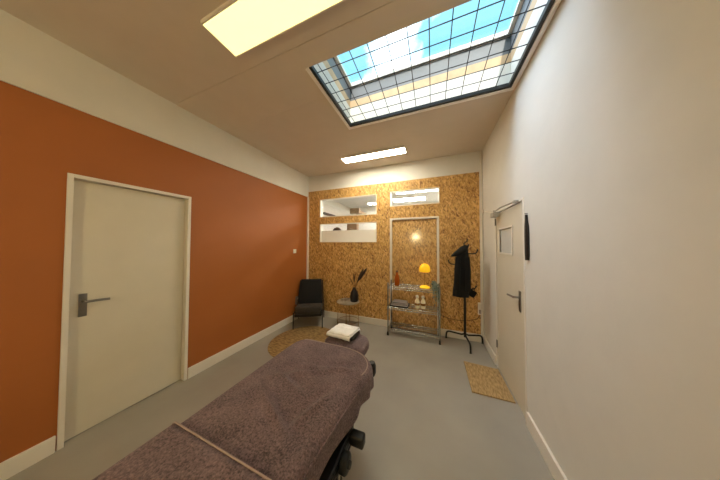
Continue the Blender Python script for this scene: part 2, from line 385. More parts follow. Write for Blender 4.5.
while y < SY1-0.02:
    b.cyl((SX0+0.01, y, zw+0.004), (SX1-0.01, y, zw+0.004), 0.0034, n=6); y += 0.124
b.build('wire_mesh', M['wire'], t)

# ------------------------------------------------------------------ ceiling lamps
def panel(label, x0, x1, y0, y1, zc, m, group=None, th=0.03):
    t = thing('ceiling_light', label, 'ceiling light', ((x0+x1)/2, (y0+y1)/2, zc))
    b = MB(); e = 0.008
    ringbox(b, x0, x1, y0, y1, zc-th, zc-0.001, e); b.box((x0, y0, zc-0.008), (x1, y1, zc-0.001)); b.build('housing', M['trim'], t)
    b = MB(); b.box((x0+0.0005, y0+0.0005, zc-th+0.002), (x1-0.0005, y1-0.0005, zc-0.009)); b.build('diffuser', m, t)
    return t
panel('large yellowish panel light on the ceiling nearest the viewer', -1.42, -0.24, 0.74, 0.965, HC, M['lamp_warm'])
panel('white panel light on the ceiling near the chipboard wall', -1.44, -0.385, 2.82, 2.995, HC, M['lamp_white'])
panel('added unseen panel light behind the viewer that brightens the room', -1.42, -0.24, -0.75, -0.57, HC, M['added_rear_lamp'])  # added panel out of view, extra light for the room
t = thing('added_highlight_lamp', 'added unseen lamp behind the viewer that makes the highlight on the chipboard door', 'added lamp', (-0.66, YN, 1.85))  # added lamp out of view, its reflection makes the bright spot on the chipboard door
b = MB(); b.cyl((-0.66, YN+0.001, 1.85), (-0.66, YN+0.02, 1.85), 0.06, n=24); b.cyl((-0.66, YN+0.02, 1.85), (-0.66, YN+0.09, 1.85), 0.012); b.build('bracket', M['steel'], t, smooth=True)
b = MB(); b.lathe([(0.065*math.sin(PI*i/12), -0.065*math.cos(PI*i/12)) for i in range(13)], (-0.66, YN+0.155, 1.85)); b.build('globe', M['globe'], t, smooth=True)

# ------------------------------------------------------------------ room seen through the windows
ax0, ax1, ay1, ah = -3.13, 0.75, 7.0, 3.0
slab('wall_office_left', (ax0-0.1, YB+0.1, 0), (ax0, ay1, ah), M['white'], 'white left wall of the room behind the windows', 'wall')
slab('wall_office_right', (ax1, YB+0.1, 0), (ax1+0.1, ay1, ah), M['white'], 'white right wall of the room behind the windows', 'wall')
slab('wall_office_back', (ax0-0.1, ay1, 0), (ax1+0.1, ay1+0.1, ah), M['white'], 'white far wall of the room behind the windows', 'wall')
slab('wall_office_front', (ax0-0.1, YB+0.1, 0), (XL-0.0, YB+0.15, ah), M['white'], 'white wall beside the windows in the room behind', 'wall')
slab('ceiling_office', (ax0-0.1, YB+0.1, ah), (ax1+0.1, ay1+0.1, ah+0.1), M['greyceil'], 'grey ceiling of the room behind the windows', 'ceiling')
slab('floor_office', (ax0-0.1, YB+0.1, -0.1), (ax1+0.1, ay1+0.1, 0), M['floor'], 'grey floor of the room behind the windows', 'floor')
def alamp(label, x0, x1, y0, y1): panel(label, x0, x1, y0, y1, ah, M['lamp_adj'])
alamp('ceiling light seen through the upper left window', -2.15, -1.55, 6.25, 6.5)
alamp('ceiling light seen low through the window above the door', -1.2, -0.2, 5.95, 6.4)
alamp('bright ceiling light seen high through the window above the door', -0.95, 0.5, 4.8, 5.4)
tag(slab('wall_shelf', (ax0+0.0005, 4.75, 2.43), (ax0+0.14, 5.42, 2.47), M['black'], '', ''), 'dark wall shelf seen through the upper left window', 'shelf'); del bpy.data.objects['wall_shelf']['kind']
b = MB(); b.box((-2.68, 5.9, 2.585), (-2.34, 6.05, 2.76), bev=0.005); b.box((-2.64, 6.05, 2.63), (-2.38, ay1-0.0005, 2.71))
tag(b.build('wall_cabinet', M['brownwood']), 'brown box on the far wall seen through the upper left window', 'box')
b = MB(); b.box((-2.79, 5.9, 0.0005), (-2.42, 6.1, 2.28), bev=0.005)
tag(b.build('wooden_post', M['brownwood']), 'brown post seen through the lower left window', 'post')
t = thing('floor_lamp', 'black domed lamp seen above the frosted film', 'lamp', (-2.72, 5.05, 0))
b = MB(); b.lathe([(0.12, 0.0), (0.12, 0.02), (0.02, 0.03)], (-2.72, 5.05, 0.0005)); b.build('base', M['black'], t, smooth=True)
b = MB(); b.cyl((-2.72, 5.05, 0.03), (-2.72, 5.05, 1.95), 0.012); b.build('pole', M['black'], t, smooth=True)
b = MB(); b.lathe([(0.15, 0), (0.14, 0.05), (0.09, 0.12), (0.03, 0.15), (0.001, 0.152)], (-2.72, 5.05, 1.88)); b.build('shade', M['black'], t, smooth=True)

# ------------------------------------------------------------------ small fixtures
t = thing('light_switch', 'small white light switch on the terracotta wall', 'switch', (XL, 2.985, 1.37))
b = MB(); b.box((XL+0.0003, 2.945, 1.33), (XL+0.012, 3.025, 1.41), bev=0.003); b.build('plate', M['trim'], t)
b = MB(); b.box((XL+0.0122, 2.965, 1.35), (XL+0.018, 3.005, 1.39), bev=0.002); b.build('rocker', M['trim'], t)
t = thing('wall_socket', 'greyish wall socket low on the terracotta wall behind the chair', 'socket', (XL, 3.07, 0.38))
b = MB(); b.box((XL+0.0003, 3.02, 0.30), (XL+0.03, 3.12, 0.455), bev=0.004); b.build('box', M['paper'], t)
for z in (0.34, 0.415):
    b = MB(); b.cyl((XL+0.0302, 3.07, z), (XL+0.034, 3.07, z), 0.022, n=20); b.build('socket_face', M['trim'], t, smooth=True)
b = MB(); b.cyl((0.722, YB-0.0165, BH+0.001), (0.722, YB-0.0165, 2.99), 0.011, n=12)
for z in (0.5, 1.2, 1.9, 2.6): b.box((0.706, YB-0.028, z), (0.738, YB-0.0005, z+0.02))
tag(b.build('vertical_pipe', M['trim'], smooth=True), 'white vertical conduit in the right back corner', 'pipe')
b = MB(); b.cyl((XR-0.0115, YB-0.035, 2.03), (XR-0.0115, 2.80, 1.915), 0.009, n=10); b.box((XR-0.024, 3.33, 2.0), (XR-0.0005, 3.362, 2.05))
struct(b.build('trim_7', M['trim'], smooth=True), 'white horizontal conduit from corner to door closer', 'conduit')
t = thing('wall_box', 'white box mounted low on chipboard beside the coat stand', 'box', (0.685, YB, 0.43))
b = MB(); b.box((0.662, YB-0.045, 0.43), (0.70, YB-0.0005, 0.61), bev=0.006); b.build('case', M['trim'], t)
b = MB(); b.box((0.669, YB-0.048, 0.45), (0.693, YB-0.0452, 0.51)); b.build('grille', M['paper'], t)
b = MB(); b.tube(bez((0.09, YB-0.009, 0.36), (0.25, YB-0.008, 0.27), (0.45, YB-0.008, 0.28), (0.60, YB-0.009, 0.33), 14)+bez((0.60, YB-0.009, 0.33), (0.66, YB-0.009, 0.35), (0.677, YB-0.012, 0.38), (0.68, YB-0.02, 0.428), 8), 0.004, 6)
tag(b.build('power_cable', M['cable'], smooth=True), 'thin brown cable drooping along the chipboard behind the coat stand', 'cable')
# slim black object hung on the right wall
t = thing('wall_ornament', 'slim black pointed ornament hung on the white wall', 'wall ornament', (XR, 1.96, 1.4))
b = MB()
b.rings([[(XR-0.001-d, 1.945+sy*w, z) for sy, d in ((-1, 0), (-1, 0.012), (-0.6, 0.018), (0.6, 0.018), (1, 0.012), (1, 0))] for z, w in ((1.385, 0.020), (1.42, 0.026), (1.60, 0.027), (1.67, 0.022), (1.71, 0.009), (1.765, 0.003))])
b.build('body', M['black'], t)
b = MB(); b.cyl((XR-0.001, 1.945, 1.775), (XR-0.02, 1.945, 1.775), 0.004, n=8); b.build('nail', M['steel'], t)

# ------------------------------------------------------------------ mat and rug
b = MB(); vs = b.box((0.372, 2.215, 0.0006), (0.735, 2.72, 0.014), bev=0.004)
for v in b.bm.verts:
    if v.co.y > 2.5: v.co.y += 0.03*(0.735-v.co.x)/0.36
tag(b.build('door_mat', M['mat']), 'beige rectangular coir mat in front of the cream door', 'mat')
b = MB(); b.lathe([(0.0, 0.001), (0.505, 0.001), (0.513, 0.005), (0.505, 0.009), (0.0, 0.0095)], (-1.87, 2.42, 0), n=72)
tag(b.build('round_rug', M['rug'], org=(-1.87, 2.42, 0), smooth=True), 'round brown jute rug in front of the armchair', 'rug')

# ------------------------------------------------------------------ massage table
TB = thing('massage_table', 'black massage table with padded top under mauve towels', 'massage table', (-0.72, 0.4, 0))
OUT = [(-1.09,-0.58),(-1.09,0.0),(-1.088,0.5),(-1.088,1.0),(-1.085,1.2),(-1.07,1.3),(-1.02,1.348),(-0.9,1.362),(-0.65,1.365),(-0.5,1.335),(-0.415,1.27),(-0.375,1.18),(-0.385,1.08),(-0.415,0.92),(-0.447,0.5),(-0.46,0.0),(-0.46,-0.58)]
def outline(n_per=10):
    P = [Vector((x, y, 0)) for x, y in OUT]; R = []; m = len(P)
    for i in range(m):
        p0, p1, p2, p3 = P[i-1], P[i], P[(i+1) % m], P[(i+2) % m]
        if i == m-1 or (p2-p1).length > 0.6: p0, p3 = p1-(p2-p1), p2+(p2-p1)
        for k in range(n_per):
            s = k/n_per
            R.append(0.5*((2*p1)+(p2-p0)*s+(2*p0-5*p1+4*p2-p3)*s*s+(3*p1-p0-3*p2+p3)*s**3))
    return R
OL = outline()
def spine(p): return Vector((-0.755, min(max(p.y, -0.33), 1.05), 0))
ZT = 0.70
def wrinkle(p):
    q = Vector((p.x, p.y, 0))
    w = noise.noise(q*4.0)*0.006 + noise.noise(q*11+Vector((5,2,0)))*0.0026
    # a few soft creases pressed across the cloth
    for cx, cy, a, ln in ((-0.72, 1.0, 0.5, 0.16), (-0.62, 1.08, 0.2, 0.14), (-0.80, 0.88, -0.3, 0.12), (-0.72, 0.70, -0.45, 0.2), (-0.55, 0.80, 1.2, 0.12)):
        dx, dy = p.x-cx, p.y-cy; u = dx*math.cos(a)+dy*math.sin(a); v = -dx*math.sin(a)+dy*math.cos(a)
        w += 0.009*math.exp(-(u/ln)**2)*math.exp(-(v/0.018)**2) - 0.005*math.exp(-(u/ln)**2)*math.exp(-((v-0.045)/0.03)**2)
    return w*2.2
# padded top below the towel
def blanket(b, inset, zt, zb, wr=True):
    fr = [0.0, 0.02, 0.05, 0.09, 0.14, 0.2]+[0.2+0.8*i/26 for i in range(1, 26)]
    rings = []
    n = len(OL)
    def inn(p, d): 
        s = spine(p); L = (s-p).length; return p + (s-p)*(d/L)
    for i in range(7, -1, -1):                              # skirt from the bottom up
        s = i/7; ring = []
        for k, p in enumerate(OL):
            q = inn(p, inset); wv = 0.0
            if wr:
                wv = (0.010*math.sin(k*0.55)+0.008*noise.noise(Vector((k*0.13, s*1.5, 3.0))))*s
            d = (q-spine(q)).normalized()
            q = q + d*(wv*1.0 + 0.006)
            zz = zb + (0.012*noise.noise(Vector((k*0.08, 0, 7.0))) if wr else 0)
            z = zt-0.035 + (zz-(zt-0.035))*s
            ring.append(Vector((q.x, q.y, z)))
        rings.append(ring)
    r = 0.035
    for f in (0, 0.006, 0.016, 0.026, 0.035):
        z = zt-r+math.sqrt(max(0, r*r-(r-f)**2)); ring = []
        for p in OL:
            q = inn(p, inset+f); ring.append(Vector((q.x, q.y, z)))
        rings.append(ring)
    mid = Vector((-0.755, 0.42, 0))
    for i in range(1, 81):
        ring = []
        for p in OL:
            q0 = inn(p, inset+0.035); q = q0 + (mid-q0)*(i/80)
            ring.append(Vector((q.x, q.y, zt + (wrinkle(q)*min(1, i/8) if wr else 0))))
        rings.append(ring)
    b.rings(rings, cap=False)
    bmesh.ops.remove_doubles(b.bm, verts=b.bm.verts, dist=1e-5)
b = MB(); rg = []
for d, z in ((0.04, 0.575), (0.028, 0.582), (0.022, 0.60), (0.022, 0.63), (0.035, 0.65), (0.06, 0.657)):
    ring = []
    for p in OL:
        s = spine(p); q = p + (s-p).normalized()*d; ring.append(Vector((q.x, q.y, z)))
    rg.append(ring)
b.rings(rg); b.build('padded_top', M['vinyl'], TB, smooth=True)
b = MB()
for x in (-0.545, -0.93): b.box((x-0.03, -0.45, 0.525), (x+0.03, 1.12, 0.573), bev=0.004)
for y in (-0.4, 0.35, 1.07): b.box((-0.90, y-0.03, 0.528), (-0.575, y+0.03, 0.57))
b.build('top_frame', M['black'], TB)
b = MB(); b.box((-0.470, -0.30, 0.415), (-0.415, 0.985, 0.505), bev=0.006); b.box((-0.4145, -0.28, 0.485), (-0.412, 0.97, 0.489)); b.box((-0.4145, -0.28, 0.43), (-0.412, 0.97, 0.434))
for y in (-0.2, 0.4, 0.9): b.box((-0.50, y-0.02, 0.46), (-0.471, y+0.02, 0.56))
o = b.build('side_rail', M['black'], TB)
b = MB(); b.box((-0.4145, -0.27, 0.452), (-0.4125, 0.96, 0.456)); b.build('rail_strip', M['steel'], o)
for y in (-0.15, 0.82):
    b = MB(); b.box((-0.79, y-0.07, 0.09), (-0.69, y+0.07, 0.50), bev=0.006); b.box((-0.77, y-0.05, 0.50), (-0.71, y+0.05, 0.528)); b.build('lifting_column', M['black'], TB)
b = MB(); b.box((-0.79, -0.35, 0.05), (-0.69, 1.05, 0.09), bev=0.005)
for y in (-0.32, 1.02): b.box((-0.99, y-0.035, 0.052), (-0.52, y+0.035, 0.088), bev=0.005)
b.build('foot_frame', M['black'], TB)
for x in (-0.97, -0.54):
    for y in (-0.32, 1.02):
        b = MB(); b.cyl((x-0.012, y, 0.0265), (x+0.012, y, 0.0265), 0.026, n=20); b.box((x-0.016, y-0.012, 0.03), (x-0.0125, y+0.012, 0.0525)); b.box((x+0.0125, y-0.012, 0.03), (x+0.016, y+0.012, 0.0525))
        b.build('castor', M['blackplastic'], TB, smooth=True)
b = MB(); b.box((-0.414, 0.91, 0.455), (-0.335, 0.96, 0.51), bev=0.010); o = b.build('control_knob', M['blackplastic'], TB, smooth=True)
b = MB()
b.rings([[(-0.4145+dx, 0.835+0.042*ry*math.cos(2*PI*k/24), 0.455+0.042*ry*math.sin(2*PI*k/24)) for k in range(24)] for dx, ry in ((0, 0.8), (0.004, 1), (0.028, 1), (0.034, 0.85), (0.034, 0.4), (0.045, 0.35))])
b.build('hand_wheel', M['blackplastic'], TB, smooth=True)
b = MB(); b.tube(bez((-0.414, 0.76, 0.46), (-0.375, 0.78, 0.53), (-0.375, 0.72, 0.40), (-0.42, 0.62, 0.25), 14)+bez((-0.42, 0.62, 0.25), (-0.44, 0.58, 0.2), (-0.52, 0.5, 0.2), (-0.66, 0.45, 0.25), 8)[1:], 0.0045, 8)
o = b.build('power_lead', M['steel'], TB, smooth=True); o['label'] = 'pale grey power lead'
b = MB(); b.cyl((-0.62, 1.28, 0.575), (-0.43, 1.315, 0.60), 0.012); b.lathe([(0.0, -0.055), (0.022, -0.053), (0.030, -0.03), (0.030, 0.02), (0.022, 0.04), (0, 0.042)], (-0.418, 1.325, 0.605), n=18)
b.build('adjuster_lever', M['blackplastic'], TB, smooth=True)
# head rest (part of the table) on its bracket
for dx in (-0.09, 0.09):
    b = MB(); b.cyl((-0.70+dx, 1.20, 0.56), (-0.70+dx, 1.50, 0.60), 0.010); b.build('headrest_bracket', M['black'], TB, smooth=True)
def pillowshape(b, c, hx, hy, z0, z1, rz, taper=0.0, n=48, p=3.2, edge=0.03):
    def ring(s, z):
        R = []
        for k in range(n):
            a = 2*PI*k/n; ca, sa = math.cos(a), math.sin(a)
            x = math.copysign(abs(ca)**(2/p), ca)*hx*s; y = math.copysign(abs(sa)**(2/p), sa)*hy*s
            x *= 1 - taper*(y/hy)
            R.append(Vector((c[0]+x*math.cos(rz)-y*math.sin(rz), c[1]+x*math.sin(rz)+y*math.cos(rz), z)))
        return R
    rr = [ring(0.2, z0), ring(1-edge/hx, z0)]
    for i in range(1, 8):
        a = -PI/2 + PI*i/8; rr.append(ring(1-edge/hx*(1-math.cos(a)), (z0+z1)/2 + math.sin(a)*(z1-z0)/2))
    rr += [ring(1-edge/hx, z1), ring(0.75, z1+0.003), ring(0.4, z1+0.004), ring(0.02, z1+0.004)]
    b.rings(rr)
HRC, HRZ = (-0.70, 1.515), -0.15
b = MB(); pillowshape(b, HRC, 0.162, 0.115, 0.607, 0.668, HRZ, 0.12); b.build('headrest_pad', M['vinyl'], TB, smooth=True)

# towels on the table
t = thing('towel', 'large mauve terry towel spread over the massage table', 'towel', (-0.74, 0.45, 0.55), )
b = MB(); blanket(b, 0.0, ZT, 0.555); b.build('cloth', M['towel'], t, smooth=True)
b = MB(); n = len(OL); pts = []
for k, p in enumerate(OL):
    if 58 <= k <= 119:
        s = spine(p); q = p+(s-p).normalized()*0.03; pts.append(Vector((q.x, q.y, ZT+0.001)))
b.tube(pts, 0.004, 6); o = b.build('hem', M['hem'], t, smooth=True); o['label'] = 'paler woven hem at the far end'
def edge_at(y, left):
    best = None
    m = len(OL)
    for i in range(m):
        p, q = OL[i], OL[(i+1) % m]
        if (p.y-y)*(q.y-y) <= 0 and p.y != q.y:
            x = p.x+(q.x-p.x)*(y-p.y)/(q.y-p.y)
            if best is None or (x < best if left else x > best): best = x
    return best
t = thing('towel', 'mauve terry towel with pale hem folded across the near end of the massage table', 'towel', (-0.74, -0.05, 0.55))
def section(y, off, zt, zb):
    xl, xr = edge_at(y, True)-off, edge_at(y, False)+off; r = 0.04; pts = []
    for i in range(6): s = i/6; pts.append((xl-0.008*math.sin(y*23)*(1-s)-0.008, y, zb+(zt-r-zb)*s))
    for i in range(7): a = PI - PI/2*i/6; pts.append((xl+r+r*math.cos(a), y, zt-r+r*math.sin(a)))
    for i in range(1, 30):
        x = xl+r+(xr-xl-2*r)*i/30; pts.append((x, y, zt+noise.noise(Vector((x*5, y*5, 9)))*0.003))
    for i in range(7): a = PI/2 - PI/2*i/6; pts.append((xr-r+r*math.cos(a), y, zt-r+r*math.sin(a)))
    for i in range(1, 7): s = i/6; pts.append((xr+0.008*math.sin(y*19)*s+0.008, y, zt-r+(zb-zt+r)*s))
    return [Vector(p) for p in pts]
b = MB(); ys = [-0.56+1.05*i/40 for i in range(41)]
b.rings([section(y, 0.016, ZT+0.014, 0.50) for y in ys], cap=False, closed=False); b.build('cloth', M['towel'], t, smooth=True, solid=0.004)
b = MB(); b.tube([p+Vector((0, 0, 0.002)) for p in section(0.492, 0.017, ZT+0.013, 0.50)[3:-3]], 0.0038, 6)
o = b.build('hem', M['hem'], t, smooth=True); o['label'] = 'paler woven hem'
b = MB(); pillowshape(b, HRC, 0.192, 0.145, 0.585, 0.682, HRZ, 0.12, edge=0.04)
# open the underside so the cover wraps the head rest
bmesh.ops.delete(b.bm, geom=[f for f in b.bm.faces if f.calc_center_median().z < 0.60], context='FACES')
for v in b.bm.verts: v.co.z += noise.noise(v.co*14)*0.004
tag(b.build('towel', M['towel'], org=(-0.68, 1.49, 0.6), smooth=True), 'small mauve towel covering the head rest beyond the table end', 'towel')
# black pad and white cloth on the head rest
b = MB(); b.box((-0.815, 1.452, 0.694), (-0.618, 1.60, 0.728), rz=-0.10, bev=0.012)
tag(b.build('neck_pad', M['blackplastic'], org=(-0.7, 1.46, 0.694), smooth=True), 'small black pad under the white cloth on the head rest', 'pad')
t = thing('folded_cloth', 'folded white cloth lying on the head rest', 'cloth', (-0.70, 1.51, 0.733))
def sheet(b, x0, x1, y0, y1, z, rz, flap, seed, amp=0.006):
    rows = []; c = Vector(((x0+x1)/2, (y0+y1)/2, 0)); R = Matrix.Rotation(rz, 3, 'Z')
    prof = [(y0-0.012, z-flap), (y0-0.014, z-flap*0.5), (y0-0.010, z-0.006)] + [(y0+(y1-y0)*i/14, z) for i in range(15)] + [(y1+0.008, z-0.008), (y1+0.010, z-0.03)]
    for y, zz in prof:
        row = []
        for i in range(19):
            x = x0+(x1-x0)*i/18
            h = amp*noise.noise(Vector((x*22, y*22, seed))) + amp*0.8*math.exp(-((x-0.5*(x0+x1)+(y-y0)*0.5-0.03)/0.014)**2)
            p = R @ (Vector((x, y, 0))-c) + c; row.append(Vector((p.x, p.y, zz+h)))
        rows.append(row)
    b.rings(rows, cap=False, closed=False)
b = MB(); sheet(b, -0.86, -0.628, 1.43, 1.61, 0.739, -0.10, 0.026, 1.0); b.build('lower_fold', M['whitecloth'], t, smooth=True, solid=0.004)
b = MB(); sheet(b, -0.845, -0.633, 1.44, 1.60, 0.755, -0.08, 0.022, 4.0, 0.008); b.build('upper_fold', M['whitecloth'], t, smooth=True, solid=0.004)

# ------------------------------------------------------------------ armchair
CA = math.radians(29)
CH = thing('armchair', 'black upholstered lounge chair in the corner by the terracotta wall', 'chair', (-2.195, 3.00, 0), rz=CA)
def cbuild(b, name, m, parent=CH, **k):
    return b.build(name, m, parent, org=(0, 0, 0), **k)
def rbox_tilt(b, w0, w1, d, h, origin, tilt, bev):
    """slab standing on origin (front bottom centre), leaning back by tilt; width w0 below, w1 on top"""
    b.box((-0.5, 0, 0), (0.5, d, h), bev=bev, seg=3)
    for v in b.bm.verts:
        s = min(max(v.co.z/h, 0), 1); x = v.co.x*(w0+(w1-w0)*s); bulge = 0.012*math.sin(PI*s)*(1-(2*v.co.x)**2)
        y, z = v.co.y, v.co.z
        if y < d/2: y -= bulge
        v.co = Vector((x, y*math.cos(tilt)+z*math.sin(tilt), z*math.cos(tilt)-y*math.sin(tilt))) + Vector(origin)
b = MB(); rbox_tilt(b, 0.46, 0.40, 0.085, 0.475, (0, 0.045, 0.355), math.radians(18), 0.022); cbuild(b, 'backrest', M['chairback'], smooth=True)
b = MB(); b.box((-0.235, -0.27, 0), (0.235, 0.17, 0.135), bev=0.03, seg=3)
for v in b.bm.verts:
    v.co.z += 0.265 - 0.06*(v.co.y+0.27)/0.44 + 0.012*(1-(v.co.x/0.235)**2)*(1 if v.co.z > 0.05 else 0)
cbuild(b, 'seat', M['chairseat'], smooth=True)
b = MB(); b.box((-0.238, -0.255, 0.0), (0.238, 0.22, 0.05), bev=0.005)
for v in b.bm.verts: v.co.z += 0.216 - 0.06*(v.co.y+0.27)/0.44
cbuild(b, 'seat_frame', M['black'])
for sx in (-1, 1):
    x = sx*0.252
    b = MB(); b.tube([(x, -0.262, 0.0105), (x, -0.25, 0.15), (x, -0.245, 0.275)], [0.008, 0.010, 0.010], 10); cbuild(b, 'leg', M['black'], smooth=True)
    b = MB(); b.tube([(x, 0.245, 0.0005), (x, 0.20, 0.12), (x, 0.175, 0.235)], [0.008, 0.010, 0.010], 10); cbuild(b, 'leg', M['black'], smooth=True)
    b = MB(); b.tube([(x, -0.26, 0.285), (x, 0.0, 0.262), (x, 0.08, 0.285), (x*0.95, 0.13, 0.42), (x*0.86, 0.232, 0.775)], 0.010, 8); cbuild(b, 'side_frame', M['black'], smooth=True)

# ------------------------------------------------------------------ side table with vase
cx, cy = -1.465, 3.165
t = thing('side_table', 'small round side table with thin metal legs beside the armchair', 'side table', (cx, cy, 0))
b = MB(); b.lathe([(0.0, 0.440), (0.202, 0.440), (0.210, 0.444), (0.210, 0.452), (0.204, 0.456), (0, 0.456)], (cx, cy, 0), n=48); b.build('tabletop', M['tabletop'], t, smooth=True)
for k in range(4):
    a = math.radians(195+90*k); b = MB()
    b.tube([(cx+0.195*math.cos(a), cy+0.195*math.sin(a), 0.0005), (cx+0.19*math.cos(a), cy+0.19*math.sin(a), 0.44)], 0.0055, 8); b.build('leg', M['brass'], t, smooth=True)
b = MB(); b.tube([(cx+0.193*math.cos(2*PI*k/40), cy+0.193*math.sin(2*PI*k/40), 0.10) for k in range(41)], 0.004, 6); b.build('ring', M['brass'], t, smooth=True)
vx, vy, vz = -1.355, 3.20, 0.4565
t = thing('vase', 'black bottle vase with dried plumes on the round side table', 'vase', (vx, vy, vz))
b = MB(); b.lathe([(0.0, 0), (0.068, 0.0), (0.078, 0.02), (0.078, 0.10), (0.062, 0.17), (0.038, 0.215), (0.030, 0.235), (0.036, 0.25), (0.028, 0.25), (0.022, 0.235), (0.0, 0.15)], (vx, vy, vz), n=32); b.build('body', M['vase'], t, smooth=True)
rnd = random.Random(3)
for k, (dx, dy, h, fat) in enumerate(((0.24, 0.02, 0.62, 0.024), (0.19, -0.03, 0.56, 0.020), (0.16, 0.05, 0.60, 0.018), (0.12, 0.0, 0.46, 0.012), (-0.03, 0.02, 0.50, 0.008), (0.03, -0.04, 0.52, 0.009), (-0.07, -0.02, 0.40, 0.008))):
    p0 = Vector((vx, vy, vz+0.17)); p3 = Vector((vx+dx, vy+dy, vz+h))
    pts = bez(p0, p0+Vector((dx*0.03, dy*0.03, 0.12)), p0.lerp(p3, 0.6)+Vector((0, 0, 0.04)), p3, 14)
    b = MB(); b.tube(pts, 0.0025, 6); st = b.build('dried_stem', M['stem'], t, smooth=True)
    b = MB(); seg = pts[7:]
    b.tube(seg, [fat*0.2]+[fat*(0.6+0.4*math.sin(PI*i/(len(seg)-1))) for i in range(1, len(seg)-1)]+[0.002], 8)
    for q in range(60):
        i = rnd.randrange(len(seg)-1); a = seg[i].lerp(seg[i+1], rnd.random()); d = (seg[i+1]-seg[i]).normalized()
        v = Vector((rnd.uniform(-1, 1), rnd.uniform(-1, 1), rnd.uniform(-1, 1))).normalized()
        b.cyl(a, a+d*0.03+v*fat*1.3, 0.0014, 0.0004, n=4)
    b.build('plume', M['plume'], st)
for px, py, h, r, lb in ((-1.565, 3.10, 0.055, 0.024, 'short clear glass tumbler at the left of the round side table'), (-1.50, 3.12, 0.075, 0.018, 'taller clear glass beside the black vase')):
    b = MB(); b.lathe([(0.0, 0.0), (r*0.9, 0), (r, 0.01), (r, h), (r*0.9, h), (r*0.85, 0.012), (0, 0.01)], (px, py, 0.4567), n=24)
    tag(b.build('drinking_glass', M['clear'], org=(px, py, 0.4567), smooth=True), lb, 'glass')

# ------------------------------------------------------------------ chrome wire shelf
RX0, RX1, RY0, RY1 = -0.695, 0.102, 3.09, 3.36
RK = thing('wire_shelving_unit', 'chrome wire shelving unit in front of the chipboard door', 'shelf', ((RX0+RX1)/2, (RY0+RY1)/2, 0))
for x in (RX0, RX1):
    for y in (RY0, RY1):
        b = MB(); b.cyl((x, y, 0.06), (x, y, 0.86), 0.0115, n=14); b.lathe([(0.0115, 0.86), (0.013, 0.863), (0.010, 0.871), (0.001, 0.875)], (x, y, 0), n=14)
        for z in (0.2, 0.35, 0.62): b.lathe([(0.0116, z), (0.0122, z+0.002), (0.0116, z+0.004)], (x, y, 0), n=14)
        po = b.build('post', M['chrome'], RK, smooth=True)
        b = MB(); b.lathe([(0.0, 0.0005), (0.014, 0.0005), (0.017, 0.01), (0.014, 0.02), (0.0135, 0.06), (0.0, 0.06)], (x, y, 0), n=14); o = b.build('foot', M['blackplastic'], po, smooth=True)
for zs_ in (0.803, 0.468, 0.11):
    b = MB()
    for dz in (0, -0.032):
        for a, c in (((RX0, RY0), (RX1, RY0)), ((RX0, RY1), (RX1, RY1)), ((RX0, RY0), (RX0, RY1)), ((RX1, RY0), (RX1, RY1))):
            b.cyl((a[0], a[1], zs_+dz), (c[0], c[1], zs_+dz), 0.0055, n=8)
    for y in (RY0, RY1):
        n = 14
        b.tube([(RX0+0.015+(RX1-RX0-0.03)*i/(2*n), y, zs_-(0.030 if i % 2 else 0.002)) for i in range(2*n+1)], 0.0022, 5)
    x = RX0+0.03
    while x < RX1-0.02:
        b.cyl((x, RY0, zs_+0.003), (x, RY1, zs_+0.003), 0.0027, n=5); x += 0.028
    b.cyl((RX0, (RY0+RY1)/2, zs_-0.003), (RX1, (RY0+RY1)/2, zs_-0.003), 0.0035, n=6)
    for x in (RX0, RX1):
        for y in (RY0, RY1): b.lathe([(0.0118, -0.036), (0.016, -0.034), (0.0145, 0.004), (0.0118, 0.006)], (x, y, zs_), n=14)
    b.build('wire_shelf', M['chrome'], RK, smooth=True)
ZS1, ZS2 = 0.803+0.0062, 0.468+0.0062
# amber bottle
t = thing('bottle', 'orange amber bottle at the left of the top wire shelf', 'bottle', (-0.566, 3.22, ZS1))
b = MB(); b.lathe([(0, 0.0), (0.038, 0.0), (0.041, 0.008), (0.040, 0.12), (0.034, 0.155), (0.021, 0.185), (0.017, 0.225), (0.0, 0.225)], (-0.566, 3.22, ZS1), n=28); b.build('body', M['amber'], t, smooth=True)
b = MB(); b.lathe([(0.0, 0.2255), (0.019, 0.2255), (0.019, 0.247), (0.017, 0.25), (0, 0.25)], (-0.566, 3.22, ZS1), n=20); b.build('cap', M['cable'], t, smooth=True)
# yellow table lamp
lx, ly = -0.115, 3.22
t = thing('table_lamp', 'glowing yellow mushroom lamp on the top wire shelf', 'table lamp', (lx, ly, ZS1))
b = MB(); b.lathe([(0.0, 0.0), (0.078, 0.0), (0.082, 0.006), (0.074, 0.018), (0.045, 0.032), (0.012, 0.042), (0.0, 0.042)], (lx, ly, ZS1), n=36); b.build('base', M['shadebase'], t, smooth=True)
b = MB(); b.cyl((lx, ly, ZS1+0.042), (lx, ly, ZS1+0.262), 0.0055, n=12); b.build('stem', M['brass'], t, smooth=True)
b = MB(); b.lathe([(0.0, 0.255), (0.066, 0.255), (0.082, 0.261), (0.086, 0.278), (0.084, 0.312), (0.073, 0.348), (0.050, 0.376), (0.02, 0.390), (0.0, 0.392)], (lx, ly, ZS1), n=40); b.build('lamp_shade', M['shade'], t, smooth=True)
